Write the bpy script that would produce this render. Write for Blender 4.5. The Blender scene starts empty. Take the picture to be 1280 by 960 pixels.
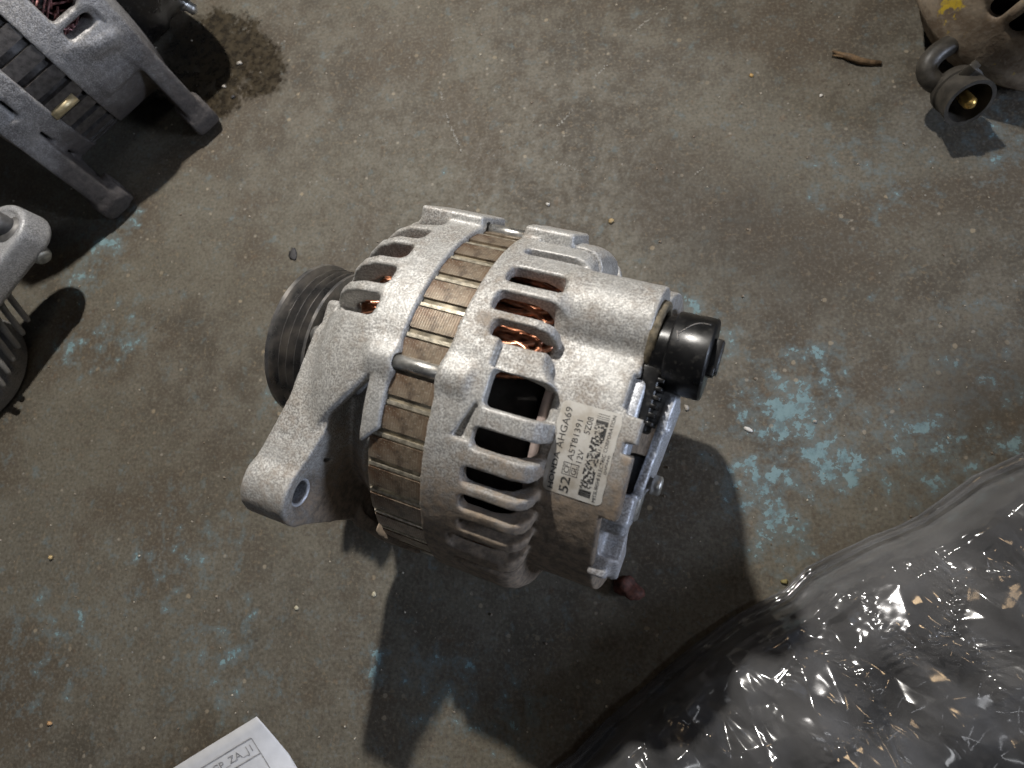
import bpy, bmesh, math, random
import numpy as np
from mathutils import Matrix, Vector

# ------------------------------------------------------------------ frame of the place
# camera axes expressed over the floor; x right, y up, z towards the viewer
FPX, CX, CY = 850.0, 640.0, 480.0
_sl, _dz = .273, .318
AX = np.array([math.cos(_sl), -math.sin(_sl), 0]) * math.sqrt(1 - _dz * _dz) + np.array([0, 0, _dz])
NRM = np.array([-.17, .28, .945]); NRM /= np.linalg.norm(NRM)
def _ray(u, v):
    r = np.array([(u - CX) / FPX, -(v - CY) / FPX, -1.0]); return r / np.linalg.norm(r)
P0 = _ray(560, 481.7) * .2701
EC = -_ray(560, 481.7); EC = EC - AX * (EC @ AX); EC /= np.linalg.norm(EC)
EU = np.cross(EC, AX)
if EU[1] < 0: EU = -EU
P0 = P0 + AX * .0085
AXIS_H = .070                                   # height of the alternator's shaft above the floor
F0 = P0 - NRM * AXIS_H
WX = np.array([1., 0, 0]) - NRM * NRM[0]; WX /= np.linalg.norm(WX)
WY = np.cross(NRM, WX)
WB = np.stack([WX, WY, NRM])                    # rows: world axes in camera coordinates
def world(p): return WB @ (p - F0)
def fl(u, v, h=0.0):                            # a spot of the place at height h
    q = _ray(u, v); t = ((F0 + NRM * h) @ NRM) / (q @ NRM); return world(q * t)

# ------------------------------------------------------------------ camera, light, exposure
sc = bpy.context.scene
C = bpy.context.collection
cam = bpy.data.cameras.new('camera'); camo = bpy.data.objects.new('camera', cam); C.objects.link(camo)
cam.sensor_width = 36; cam.lens = 36 * FPX / 1280; cam.clip_start = .01; cam.clip_end = 50
M = Matrix(WB.tolist()).to_4x4(); M.translation = Vector(world(np.zeros(3)))
camo.matrix_world = M
cam.dof.use_dof = True; cam.dof.focus_distance = .262; cam.dof.aperture_fstop = 15.0
sc.camera = camo

w = bpy.data.worlds.new('World'); sc.world = w; w.use_nodes = True
bg = w.node_tree.nodes['Background']; bg.inputs[0].default_value = (.60, .66, .80, 1); bg.inputs[1].default_value = .03

def lamp(name, kind, loc, target, energy, color, **kw):
    l = bpy.data.lights.new(name, kind); o = bpy.data.objects.new(name, l); C.objects.link(o)
    l.energy = energy; l.color = color
    for k, v in kw.items(): setattr(l, k, v)
    o.location = loc
    o.rotation_euler = (Vector(target) - Vector(loc)).to_track_quat('-Z', 'Y').to_euler()
    return o
lamp('work_lamp', 'SPOT', (-.072, .37, .605), (-.12, .05, 0), 18.5, (1, .955, .89), spot_size=math.radians(112), spot_blend=1.0, shadow_soft_size=.011)
lamp('doorway_light', 'AREA', (1.15, -.27, .46), (-.03, -.02, .08), 7.0, (.70, .80, 1.0), shape='RECTANGLE', size=.22, size_y=.22)

lamp('ceiling_tube', 'AREA', (.55, -.75, 2.1), (.1, 0, 0), 2.2, (.95, .97, 1.0), shape='RECTANGLE', size=1.2, size_y=.12)
lamp('warm_bulb', 'AREA', (.9, .75, 1.6), (.1, 0, 0), 1.1, (1, .70, .40), shape='DISK', size=.22)

sc.view_settings.view_transform = 'Standard'; sc.view_settings.look = 'None'
sc.view_settings.gamma = 1; sc.view_settings.use_curve_mapping = False; sc.view_settings.exposure = 0
sc.render.engine = 'CYCLES'
sc.cycles.use_denoising = True
sc.cycles.max_bounces = 6; sc.cycles.diffuse_bounces = 3; sc.cycles.glossy_bounces = 4; sc.cycles.use_adaptive_sampling = True; sc.cycles.adaptive_threshold = .035; sc.cycles.adaptive_min_samples = 24; sc.cycles.transparent_max_bounces = 16
sc.cycles.sample_clamp_indirect = 6.0

# ------------------------------------------------------------------ small library
rng = np.random.default_rng(7); random.seed(7)
def tag(o, label=None, cat=None, group=None, kind=None):
    for k, v in (('label', label), ('category', cat), ('group', group), ('kind', kind)):
        if v: o[k] = v
    return o
def smooth(me):
    me.polygons.foreach_set('use_smooth', np.ones(len(me.polygons), bool)); me.update()
def mesh_obj(name, verts, faces, mat, parent=None, sm=True):
    me = bpy.data.meshes.new(name)
    verts = np.asarray(verts, np.float32)
    if isinstance(faces, np.ndarray):
        nf, k = faces.shape
        me.vertices.add(len(verts)); me.vertices.foreach_set('co', verts.ravel())
        me.loops.add(nf * k); me.loops.foreach_set('vertex_index', faces.astype(np.int32).ravel())
        me.polygons.add(nf); me.polygons.foreach_set('loop_start', np.arange(0, nf * k, k, dtype=np.int32))
        me.update(calc_edges=True)
    else:
        me.from_pydata(verts.tolist(), [], faces)
    me.validate()
    if sm: smooth(me)
    if mat: me.materials.append(mat)
    o = bpy.data.objects.new(name, me); C.objects.link(o)
    if parent: o.parent = parent
    return o

class Frame:
    """local millimetre frame of a thing: origin and axes in the world; root empty at its base"""
    def __init__(s, name, origin, ex, ey, ez, base):
        s.R = np.stack([ex, ey, ez], 1); s.o = np.asarray(origin, float)
        s.root = bpy.data.objects.new(name, None); C.objects.link(s.root); s.root.empty_display_size = .02
        m = Matrix(s.R.tolist()).to_4x4(); m.translation = Vector(base); s.root.matrix_world = m
        s.off = s.R.T @ (s.o - np.asarray(base, float))
    def put(s, name, vf, mat, parent=None, sm=True):
        v, f = vf
        return mesh_obj(name, np.asarray(v, float) * .001 + s.off, f, mat, parent or s.root, sm)

# --- signed distance modelling (numpy) -> mesh by surface nets
def grid(b, h):
    ax = [np.arange(b[i][0], b[i][1] + h, h, dtype=np.float32) for i in range(3)]
    return np.meshgrid(*ax, indexing='ij', sparse=True), ax
def smin(a, b, k): 
    h = np.clip(.5 + .5 * (b - a) / k, 0, 1); return b + (a - b) * h - k * h * (1 - h)
def smax(a, b, k): return -smin(-a, -b, k)
def box(X, Y, Z, c, hs, r=1.0):
    q = [np.abs(A - c[i]) - (hs[i] - r) for i, A in enumerate((X, Y, Z))]
    o = np.sqrt(np.maximum(q[0], 0) ** 2 + np.maximum(q[1], 0) ** 2 + np.maximum(q[2], 0) ** 2)
    return o + np.minimum(np.maximum(np.maximum(q[0], q[1]), q[2]), 0) - r
def cylx(X, Y, Z, x0, x1, cy, cz, r, e=1.0):
    a = np.sqrt((Y - cy) ** 2 + (Z - cz) ** 2) - (r - e); b = np.abs(X - (x0 + x1) / 2) - ((x1 - x0) / 2 - e)
    return np.sqrt(np.maximum(a, 0) ** 2 + np.maximum(b, 0) ** 2) + np.minimum(np.maximum(a, b), 0) - e
def capsule(X, Y, Z, a, b, ra, rb=None):
    a = np.array(a, float); b = np.array(b, float); rb = ra if rb is None else rb
    ab = b - a; t = np.clip(((X - a[0]) * ab[0] + (Y - a[1]) * ab[1] + (Z - a[2]) * ab[2]) / (ab @ ab), 0, 1)
    return np.sqrt((X - a[0] - t * ab[0]) ** 2 + (Y - a[1] - t * ab[1]) ** 2 + (Z - a[2] - t * ab[2]) ** 2) - (ra + (rb - ra) * t)
def poly2(U, V, P):
    """signed distance to a polygon in two coordinates"""
    P = np.asarray(P, np.float32); d2 = None; s = np.ones(np.broadcast(U, V).shape, np.float32)
    for i in range(len(P)):
        a, b = P[i], P[i - 1]; e = b - a
        wx, wy = U - a[0], V - a[1]
        t = np.clip((wx * e[0] + wy * e[1]) / (e @ e), 0, 1)
        q = (wx - t * e[0]) ** 2 + (wy - t * e[1]) ** 2
        d2 = q if d2 is None else np.minimum(d2, q)
        c1 = V >= a[1]; c2 = V < b[1]; c3 = e[0] * wy > e[1] * wx
        f = (c1 & c2 & c3) | (~c1 & ~c2 & ~c3)
        s = np.where(f, -s, s)
    return s * np.sqrt(d2)
def revolve(X, R, P):
    """profile polygon P in (x, r), looked up from a table"""
    h = .25; x0, x1 = float(X.min()) - 1, float(X.max()) + 1; r1 = float(R.max()) + 1
    tx = np.arange(x0, x1 + h, h, dtype=np.float32); tr = np.arange(0, r1 + h, h, dtype=np.float32)
    T = poly2(tx[:, None], tr[None, :], P)
    fx = (X - x0) / h; fr = R / h
    i = np.clip(fx.astype(np.int32), 0, len(tx) - 2); j = np.clip(fr.astype(np.int32), 0, len(tr) - 2)
    a = (fx - i).astype(np.float32); b = (fr - j).astype(np.float32)
    return (T[i, j] * (1 - a) + T[i + 1, j] * a) * (1 - b) + (T[i, j + 1] * (1 - a) + T[i + 1, j + 1] * a) * b
def nets(F, ax, h):
    F = np.ascontiguousarray(np.broadcast_to(F, tuple(len(a) for a in ax)), np.float32)
    s = F < 0
    S = s.astype(np.int8); n = [k - 1 for k in F.shape]
    cnt = np.zeros(n, np.int8)
    offs = [(i, j, k) for i in (0, 1) for j in (0, 1) for k in (0, 1)]
    for i, j, k in offs: cnt += S[i:n[0] + i, j:n[1] + j, k:n[2] + k]
    act = (cnt > 0) & (cnt < 8); idx = np.argwhere(act).astype(np.int32)
    ids = np.full(n, -1, np.int32); ids[act] = np.arange(len(idx))
    cv = {o: F[idx[:, 0] + o[0], idx[:, 1] + o[1], idx[:, 2] + o[2]] for o in offs}
    acc = np.zeros((len(idx), 3), np.float32); num = np.zeros(len(idx), np.float32)
    for o in offs:
        for k in range(3):
            if o[k]: continue
            q = list(o); q[k] = 1; q = tuple(q)
            a, b = cv[o], cv[q]; m = (a < 0) != (b < 0)
            t = np.where(m, a / np.where(m, a - b, 1), 0)
            for c in range(3): acc[:, c] += np.where(m, o[c] + (t if c == k else 0), 0)
            num += m
    v = idx + acc / num[:, None]
    v = v * h + np.array([a[0] for a in ax], np.float32)
    quads = []
    for k in range(3):
        sl0 = [slice(1, -1)] * 3; sl0[k] = slice(0, n[k])
        lo = [slice(1, -1)] * 3; lo[k] = slice(0, n[k]); hi = list(lo); hi[k] = slice(1, n[k] + 1)
        A, B = s[tuple(lo)], s[tuple(hi)]
        e = np.argwhere(A != B)
        if not len(e): continue
        fl_ = A[tuple(e.T)]
        c = e.copy(); u, w_ = (k + 1) % 3, (k + 2) % 3
        c[:, u] += 1; c[:, w_] += 1
        def cell(du, dw):
            g = c.copy(); g[:, u] -= du; g[:, w_] -= dw; return ids[tuple(g.T)]
        q = np.stack([cell(1, 1), cell(0, 1), cell(0, 0), cell(1, 0)], 1)
        q[~fl_] = q[~fl_][:, ::-1]
        quads.append(q)
    return v, np.concatenate(quads)

# --- plain shapes
def lathe(P, n=64, cy=0., cz=0., closed=True):
    """profile (x, r) round the x axis"""
    th = np.linspace(0, 2 * np.pi, n, endpoint=False); m = len(P)
    v = np.array([(x, cy + r * math.sin(t), cz + r * math.cos(t)) for x, r in P for t in th])
    f = []
    for i in range(m if closed else m - 1):
        a, b = i * n, ((i + 1) % m) * n
        for j in range(n): f.append((a + j, a + (j + 1) % n, b + (j + 1) % n, b + j))
    return v, np.array(f)
def tube(pts, r, n=8, cap=True):
    pts = np.asarray(pts, float); m = len(pts); rr = np.broadcast_to(r, (m,))
    T = np.gradient(pts, axis=0); T /= np.linalg.norm(T, axis=1)[:, None]
    ref = np.array([.3, .5, .81]); v = []
    for i in range(m):
        a = np.cross(T[i], ref); a /= np.linalg.norm(a); b = np.cross(T[i], a)
        for k in range(n):
            t = 2 * np.pi * k / n; v.append(pts[i] + rr[i] * (math.cos(t) * a + math.sin(t) * b))
    f = [(i * n + k, i * n + (k + 1) % n, (i + 1) * n + (k + 1) % n, (i + 1) * n + k) for i in range(m - 1) for k in range(n)]
    if cap:
        v += [pts[0], pts[-1]]; c0, c1 = m * n, m * n + 1
        f += [(c0, (k + 1) % n, k, k) for k in range(n)]; f += [(c1, (m - 1) * n + k, (m - 1) * n + (k + 1) % n, (m - 1) * n + (k + 1) % n) for k in range(n)]
        f = [tuple(dict.fromkeys(q)) for q in f]
    return np.array(v), f
def join(parts):
    V, Fs, o = [], [], 0
    for v, f in parts:
        V.append(np.asarray(v, float)); Fs += [tuple(int(i) + o for i in q) for q in f]; o += len(v)
    return np.concatenate(V), Fs
def rbox(c, hs, r=.6, R=None):
    bm = bmesh.new(); bmesh.ops.create_cube(bm, size=1)
    for v in bm.verts: v.co = Vector([v.co[i] * 2 * hs[i] for i in range(3)])
    bmesh.ops.bevel(bm, geom=bm.edges[:], offset=r, segments=2, affect='EDGES', profile=.5)
    v = np.array([q.co[:] for q in bm.verts]); bm.verts.index_update()
    f = [tuple(q.index for q in p.verts) for p in bm.faces]; bm.free()
    if R is not None: v = v @ np.asarray(R).T
    return v + np.asarray(c), f
def _hash(i, j, seed): 
    return (np.sin(i * 127.1 + j * 311.7 + seed * 74.7) * 43758.5453) % 1.0
def vnoise(x, y, seed=0):
    i, j = np.floor(x), np.floor(y); fx, fy = x - i, y - j
    fx = fx * fx * (3 - 2 * fx); fy = fy * fy * (3 - 2 * fy)
    a, b, c_, d_ = _hash(i, j, seed), _hash(i + 1, j, seed), _hash(i, j + 1, seed), _hash(i + 1, j + 1, seed)
    return (a * (1 - fx) + b * fx) * (1 - fy) + (c_ * (1 - fx) + d_ * fx) * fy
def fbm(x, y, seed=0, o=4):
    s, a = 0, .5
    for k in range(o): s = s + a * vnoise(x * 2 ** k, y * 2 ** k, seed + k); a *= .5
    return s

# --- materials
class NT:
    def __init__(s, name):
        s.m = bpy.data.materials.new(name); s.m.use_nodes = True; s.t = s.m.node_tree
        s.p = s.t.nodes['Principled BSDF']; s.out = s.t.nodes['Material Output']
        s.co = s.t.nodes.new('ShaderNodeTexCoord').outputs['Object']
    def n(s, ty, ins=None, **kw):
        nd = s.t.nodes.new(ty)
        for k, v in kw.items(): setattr(nd, k, v)
        for k, v in (ins or {}).items(): s.set(nd.inputs[k], v)
        return nd
    def set(s, inp, v):
        if isinstance(v, bpy.types.NodeSocket): s.t.links.new(v, inp)
        else:
            if isinstance(v, tuple) and len(v) == 3 and inp.type == 'RGBA': v = v + (1,)
            inp.default_value = v
    def noise(s, scale, detail=4, rough=.55, vec=None, color=False, dist=0.):
        nd = s.n('ShaderNodeTexNoise', noise_dimensions='2D' if getattr(s, 'flat', False) else '3D', ins={'Vector': vec or s.co, 'Scale': scale, 'Detail': detail, 'Roughness': rough, 'Distortion': dist})
        return nd.outputs['Color' if color else 'Fac']
    def ramp(s, x, a, b, lo=0., hi=1.):
        return s.n('ShaderNodeMapRange', {'Value': x, 'From Min': a, 'From Max': b, 'To Min': lo, 'To Max': hi}, interpolation_type='SMOOTHSTEP').outputs[0]
    def math(s, op, a, b=0.0, c=0.0):
        nd = s.n('ShaderNodeMath', operation=op); s.set(nd.inputs[0], a); s.set(nd.inputs[1], b)
        if op == 'MULTIPLY_ADD': s.set(nd.inputs[2], c)
        return nd.outputs[0]
    def mix(s, f, a, b):
        nd = s.n('ShaderNodeMix', data_type='RGBA'); s.set(nd.inputs[0], f); s.set(nd.inputs[6], a); s.set(nd.inputs[7], b); return nd.outputs[2]
    def xyz(s): 
        nd = s.n('ShaderNodeSeparateXYZ', {0: s.co}); return nd.outputs
    def bump(s, h, strength=.3, dist=.0005, prev=None):
        nd = s.n('ShaderNodeBump', {'Height': h, 'Strength': strength, 'Distance': dist})
        if prev is not None: s.set(nd.inputs['Normal'], prev)
        return nd.outputs[0]
    def fin(s, base=None, rough=None, metal=None, normal=None, **kw):
        for k, v in (('Base Color', base), ('Roughness', rough), ('Metallic', metal), ('Normal', normal)):
            if v is not None: s.set(s.p.inputs[k], v)
        for k, v in kw.items(): s.set(s.p.inputs[k], v)
        return s.m
def simple(name, base, rough=.5, metal=0., var=.25, scale=300, bump=.15, bscale=600, **kw):
    t = NT(name); nz = t.noise(scale, 5)
    a = tuple(c * (1 - var) for c in base); b = tuple(min(1, c * (1 + var)) for c in base)
    return t.fin(t.mix(t.ramp(nz, .3, .7), a, b), t.ramp(t.noise(scale * .4), .3, .7, max(.03, rough - .12), min(1, rough + .12)), metal,
                 t.bump(t.noise(bscale, 4), bump, .0004), **kw)

def cast_aluminium(name, clean=(.485, .478, .458), dirt_shade=(.165, .125, .088), dirvec=(-.30, .71, .71), zero=(0, 0, 0), lo=-.034, hi=.036, amount=.93, metal=.22, thr=.36, grit=1.):
    t = NT(name)
    rel = t.n('ShaderNodeVectorMath', {0: t.co, 1: zero}, operation='SUBTRACT').outputs[0]
    z = t.n('ShaderNodeVectorMath', {0: rel, 1: dirvec}, operation='DOT_PRODUCT').outputs['Value']
    grain = t.noise(1550, 1, .6); mid = t.noise(330, 3, .65); big = t.noise(50, 4, .6)
    base = t.mix(t.math('MULTIPLY_ADD', t.math('SUBTRACT', t.ramp(grain, .36, .66), .5), t.ramp(big, .35, .65, .45, 1.0), .5), tuple(c * .55 for c in clean), tuple(min(1, c * 1.42) for c in clean))
    base = t.mix(t.ramp(mid, .40, .72, 0, .5), base, tuple(c * .66 for c in clean))
    pt = t.n('ShaderNodeNewGeometry').outputs['Pointiness']          # handling has polished the raised edges
    base = t.mix(t.ramp(pt, .515, .58, 0, .45), base, tuple(min(1, c * 1.4) for c in clean))
    # brown road grime in noisy patches and, towards one side, mixed with painted light falloff
    low = t.ramp(z, hi, lo, 0, 1)
    g = t.math('ADD', t.math('MULTIPLY', low, .6), t.math('MULTIPLY_ADD', big, .6, t.math('MULTIPLY', mid, .28)))
    fac = t.ramp(g, thr, thr + .42, 0, amount)
    base = t.mix(fac, base, t.mix(t.ramp(mid, .3, .7), tuple(c * .7 for c in dirt_shade), tuple(c * 1.75 for c in dirt_shade)))
    nrm = t.bump(t.math('MULTIPLY_ADD', t.noise(1550, 1, .6), .5, t.math('MULTIPLY', t.noise(330, 2), 1.3)), .26 * grit, .0007)
    return t.fin(base, t.ramp(fac, 0, 1, .50, .8), t.ramp(fac, 0, 1, metal, 0.0), nrm)

_off = tuple(np.stack([WB @ a_ for a_ in (AX, EU, EC)], 1).T @ np.array([0, 0, AXIS_H]))
M_ALU = cast_aluminium('cast_aluminium', zero=_off)
M_ALU2 = cast_aluminium('bracket_aluminium', (.60, .62, .66), amount=.5, zero=_off, thr=.7, metal=.5)
M_STEEL = simple('zinc_steel', (.55, .54, .51), .35, .85, .25, 500, .15)
M_PULLEY = NT('pulley_steel')
_t = M_PULLEY; _g = _t.noise(130, 5)
M_PULLEY = _t.fin(_t.mix(_t.ramp(_g, .35, .7), (.20, .20, .205), (.40, .375, .35)), _t.ramp(_g, .3, .7, .26, .40), .75, _t.bump(_t.noise(900, 3), .15, .0003))
M_BLACK = NT('black_plastic'); _t = M_BLACK
_sc = _t.noise(700, 3); M_BLACK = _t.fin(_t.mix(_t.ramp(_sc, .52, .72, 0, .8), (.006, .006, .0065), (.040, .038, .035)), _t.ramp(_t.noise(90, 5), .35, .7, .26, .46), 0, _t.bump(_t.noise(160, 4), .12, .0005))
M_DARK = simple('dark_steel', (.018, .016, .015), .6, .3, .4, 300)
M_COPPER = simple('enamelled_copper', (.36, .15, .08), .38, .75, .5, 400, .1, **{'Coat Weight': .4, 'Coat Roughness': .15})
M_INSUL = simple('pale_insulator', (.42, .34, .31), .6, 0, .2, 300)
M_RUBBER = simple('black_rubber', (.012, .012, .013), .55)
# laminated stator steel: thin sheets along the shaft direction, rust and oil
_t = NT('stator_laminations'); _x = _t.xyz()[0]
_lam = _t.n('ShaderNodeMath', {0: _t.math('MULTIPLY', _x, 2 * math.pi / .00085)}, operation='SINE').outputs[0]
_rust = _t.noise(75, 4, .65); _dk = _t.noise(260, 5, .6)
_b = _t.mix(_t.ramp(_rust, .36, .66), (.275, .22, .16), (.15, .085, .047))
_b = _t.mix(_t.ramp(_dk, .44, .70, 0, .8), _b, (.075, .055, .042))
_b = _t.mix(_t.ramp(_t.noise(1300, 2), .56, .70, 0, .45), _b, (.50, .46, .38))
_b = _t.mix(_t.ramp(_lam, -.3, -1.0, 0, .22), _b, (.05, .035, .025))
M_STATOR = _t.fin(_b, .48, .3, _t.bump(_t.noise(1200, 1), .12, .0003, _t.bump(_lam, .18, .0003)))
M_LABEL = NT('label_paper'); _t = M_LABEL
M_LABEL = _t.fin(_t.mix(_t.ramp(_t.noise(140, 6), .40, .70, 0, .75), (.60, .58, .535), (.36, .31, .24)), .5, 0, _t.bump(_t.noise(500, 3), .08, .0003))
M_INK = simple('black_ink', (.06, .058, .055), .6, 0, .8, 700)

# ------------------------------------------------------------------ the floor
PAINT = [  # (u, v, radius m, strength) worn blue paint left on the concrete
    (1040, 578, .026, 1.0), (985, 515, .042, .80), (955, 600, .030, .85), (975, 660, .030, .72), (1010, 480, .04, .6), (920, 590, .022, .55), (1150, 560, .05, .62),
    (130, 305, .030, .72), (165, 270, .014, .75), (100, 350, .026, .7), (150, 420, .035, .5), (90, 440, .03, .45), (560, 860, .035, .50), (470, 830, .020, .50), (340, 500, .014, .7),
    (640, 900, .03, .45), (280, 830, .05, .40), (60, 800, .06, .34), (1080, 215, .05, .36), (1260, 175, .035, .5), (860, 380, .02, .6), (900, 420, .03, .45), (1230, 470, .06, .35), (230, 700, .06, .35), (1260, 560, .03, .55)]
t = NT('worn_painted_concrete'); t.flat = True
n1 = t.noise(6, 2); n2 = t.noise(38, 4, .65); n3 = t.noise(190, 4, .7); n4 = t.noise(620, 1)
pn = t.noise(110, 5, .68)
base = t.mix(t.ramp(n2, .33, .68), (.067, .056, .041), (.132, .118, .092))
base = t.mix(t.ramp(n1, .40, .62, 0, .6), base, (.142, .130, .100)); base = t.mix(t.ramp(t.noise(15, 4, .6), .46, .66, 0, .65), base, (.076, .057, .038))
base = t.mix(t.ramp(n3, .50, .72, 0, .55), base, (.088, .070, .052))
base = t.mix(t.ramp(pn, .36, .26, 0, .5), base, (.13, .085, .05))
n5 = t.noise(300, 3, .62)
base = t.mix(t.ramp(n4, .50, .78, 0, .38), base, (.20, .182, .148)); base = t.mix(t.ramp(n4, .46, .26, 0, .42), base, (.055, .046, .034))
base = t.mix(t.ramp(n5, .58, .72, 0, .5), base, t.mix(t.ramp(n2, .45, .55), (.21, .165, .11), (.145, .160, .155)))
zone = None
for (u, v, r, s_) in PAINT:
    p = fl(u, v)
    dd = t.n('ShaderNodeVectorMath', {0: t.co, 1: (p[0], p[1], 0)}, operation='DISTANCE').outputs['Value']
    g = t.ramp(dd, r, 0., 0., s_)
    zone = g if zone is None else t.math('MAXIMUM', zone, g)
paint = t.math('ADD', t.math('MULTIPLY', zone, .385), pn)
paint = t.math('MULTIPLY_ADD', t.math('SUBTRACT', n3, .5), .30, paint)
pmask = t.ramp(paint, .785, .815, 0, .92)
base = t.mix(t.ramp(paint, .58, .76, 0, .40), base, (.135, .185, .20))
blue = t.mix(t.ramp(n3, .35, .65), (.125, .215, .245), (.20, .31, .335))
base = t.mix(t.math('MULTIPLY', pmask, t.ramp(n3, .36, .5, .4, .95)), base, blue)
# grains of sand and chips trodden into the surface
vor = t.n('ShaderNodeTexVoronoi', {'Vector': t.co, 'Scale': 230.0}, voronoi_dimensions='2D')
csep = t.n('ShaderNodeSeparateColor', {0: vor.outputs['Color']})
dot = t.ramp(t.math('ADD', vor.outputs['Distance'], t.math('MULTIPLY_ADD', csep.outputs[1], .22, t.math('MULTIPLY', n4, .25))), .46, .34)
pick = t.ramp(csep.outputs[0], .94, .985)
gcol = t.mix(csep.outputs[1], (.36, .29, .19), (.33, .33, .32)); gcol = t.mix(t.ramp(csep.outputs[2], .75, .85), gcol, (.05, .045, .04))
base = t.mix(t.math('MULTIPLY', t.math('MULTIPLY', dot, pick), .6), base, gcol)
# dark greasy smudges
smu = None
for u, v, r, k_ in ((920, 290, .06, .55), (980, 330, .05, .45), (840, 240, .05, .4), (1230, 500, .05, .6), (1190, 640, .04, .5)):
    p = fl(u, v); dd = t.n('ShaderNodeVectorMath', {0: t.co, 1: (p[0], p[1], 0)}, operation='DISTANCE').outputs['Value']
    g = t.ramp(dd, r, 0., 0., k_); smu = g if smu is None else t.math('MAXIMUM', smu, g)
base = t.mix(t.math('MULTIPLY', smu, t.ramp(n2, .3, .6, .5, 1.0)), base, (.042, .036, .028))
# wet oily stain beside the dark alternator
wet = None
for u, v, r in ((255, 60, .034), (300, 75, .030), (325, 95, .020), (270, 115, .022), (235, 90, .03)):
    p = fl(u, v); dd = t.n('ShaderNodeVectorMath', {0: t.co, 1: (p[0], p[1], 0)}, operation='DISTANCE').outputs['Value']
    g = t.ramp(dd, r * 1.25, r * .55); wet = g if wet is None else t.math('MAXIMUM', wet, g)
wmask = t.ramp(t.math('MULTIPLY_ADD', t.math('SUBTRACT', n5, .5), 1.3, t.math('MULTIPLY_ADD', t.math('SUBTRACT', n2, .5), 2.2, wet)), .25, .85)
wmask = t.math('MULTIPLY', wmask, t.ramp(wet, .02, .25))
base = t.mix(t.math('MULTIPLY', wmask, .88), base, t.mix(t.ramp(n3, .35, .65), (.012, .009, .006), (.042, .031, .016)))
hb = t.math('ADD', t.math('MULTIPLY', t.noise(45, 5, .72), 1.5), t.math('MULTIPLY', t.noise(560, 1), .25))
M_FLOOR = t.fin(base, t.math('MULTIPLY_ADD', wmask, -.38, t.ramp(n3, .3, .7, .60, .80)), 0, t.bump(t.math('MULTIPLY_ADD', pmask, .12, hb), .26, .0014))
t = None
s = 1.6
floor = mesh_obj('floor', [(-s, -s, 0), (s, -s, 0), (s, s, 0), (-s, s, 0)], [(0, 1, 2, 3)], M_FLOOR, sm=False)
tag(floor, 'worn brown concrete floor with flakes of blue paint', 'floor', kind='structure')

# pale scrape marks in the upper half of the floor
M_SCRAPE = simple('scraped_concrete', (.26, .25, .225), .8)
for k, line in enumerate((((795, 37), (833, 8)), ((742, 98), (760, 80)), ((697, 158), (716, 138)), ((548, 95), (556, 140), (578, 190)), ((565, 50), (580, 46)), ((690, 200), (726, 214)), ((868, 218), (880, 210)))):
    pts = np.array([fl(u, v)[:2] for u, v in line]); L = np.r_[0, np.cumsum(np.linalg.norm(np.diff(pts, axis=0), axis=1))]
    V, f = [], []
    for q in np.arange(0, L[-1], .0011):
        if rng.random() < .3: continue
        c = np.array([np.interp(q, L, pts[:, 0]), np.interp(q, L, pts[:, 1])]) + rng.normal(0, .0003, 2)
        n_ = 6; b_ = len(V); a0 = rng.uniform(0, 6); sx = rng.uniform(.25, .75) * .001
        V += [(c[0] + sx * rng.uniform(.6, 1.3) * math.cos(a0 + 6.283 * i / n_), c[1] + sx * rng.uniform(.6, 1.3) * math.sin(a0 + 6.283 * i / n_), .00015) for i in range(n_)]
        f.append(tuple(b_ + i for i in range(n_)))
    mesh_obj('scrape_mark', V, f, M_SCRAPE, floor, sm=False)

# ------------------------------------------------------------------ main alternator
aR = [WB @ a for a in (AX, EU, EC)]
A = Frame('alternator', (0, 0, AXIS_H), *aR, base=(0, 0, 0))
tag(A.root, 'silver cast aluminium alternator with ribbed pulley and printed label, in the middle of the floor', 'alternator', 'alternators on the workshop floor')
D2R = math.pi / 180

def polar(X, Y, Z):
    R = np.sqrt(Y * Y + Z * Z) + 0 * X; T = np.arctan2(Y, Z) / D2R + 0 * X; return R, T
def slot(X, R, T, tc, hw, x0, x1, rr=62., rmin=40., e=None):
    s_ = (T - tc + 180) % 360 - 180
    s_ = s_ * (D2R * rr); e = hw if e is None else e
    qx = np.abs(X - (x0 + x1) / 2) - ((x1 - x0) / 2 - e); qs = np.abs(s_) - (hw - e)
    a = np.sqrt(np.maximum(qx, 0) ** 2 + np.maximum(qs, 0) ** 2) + np.minimum(np.maximum(qx, qs), 0) - e
    return np.maximum(a, rmin - R)

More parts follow.
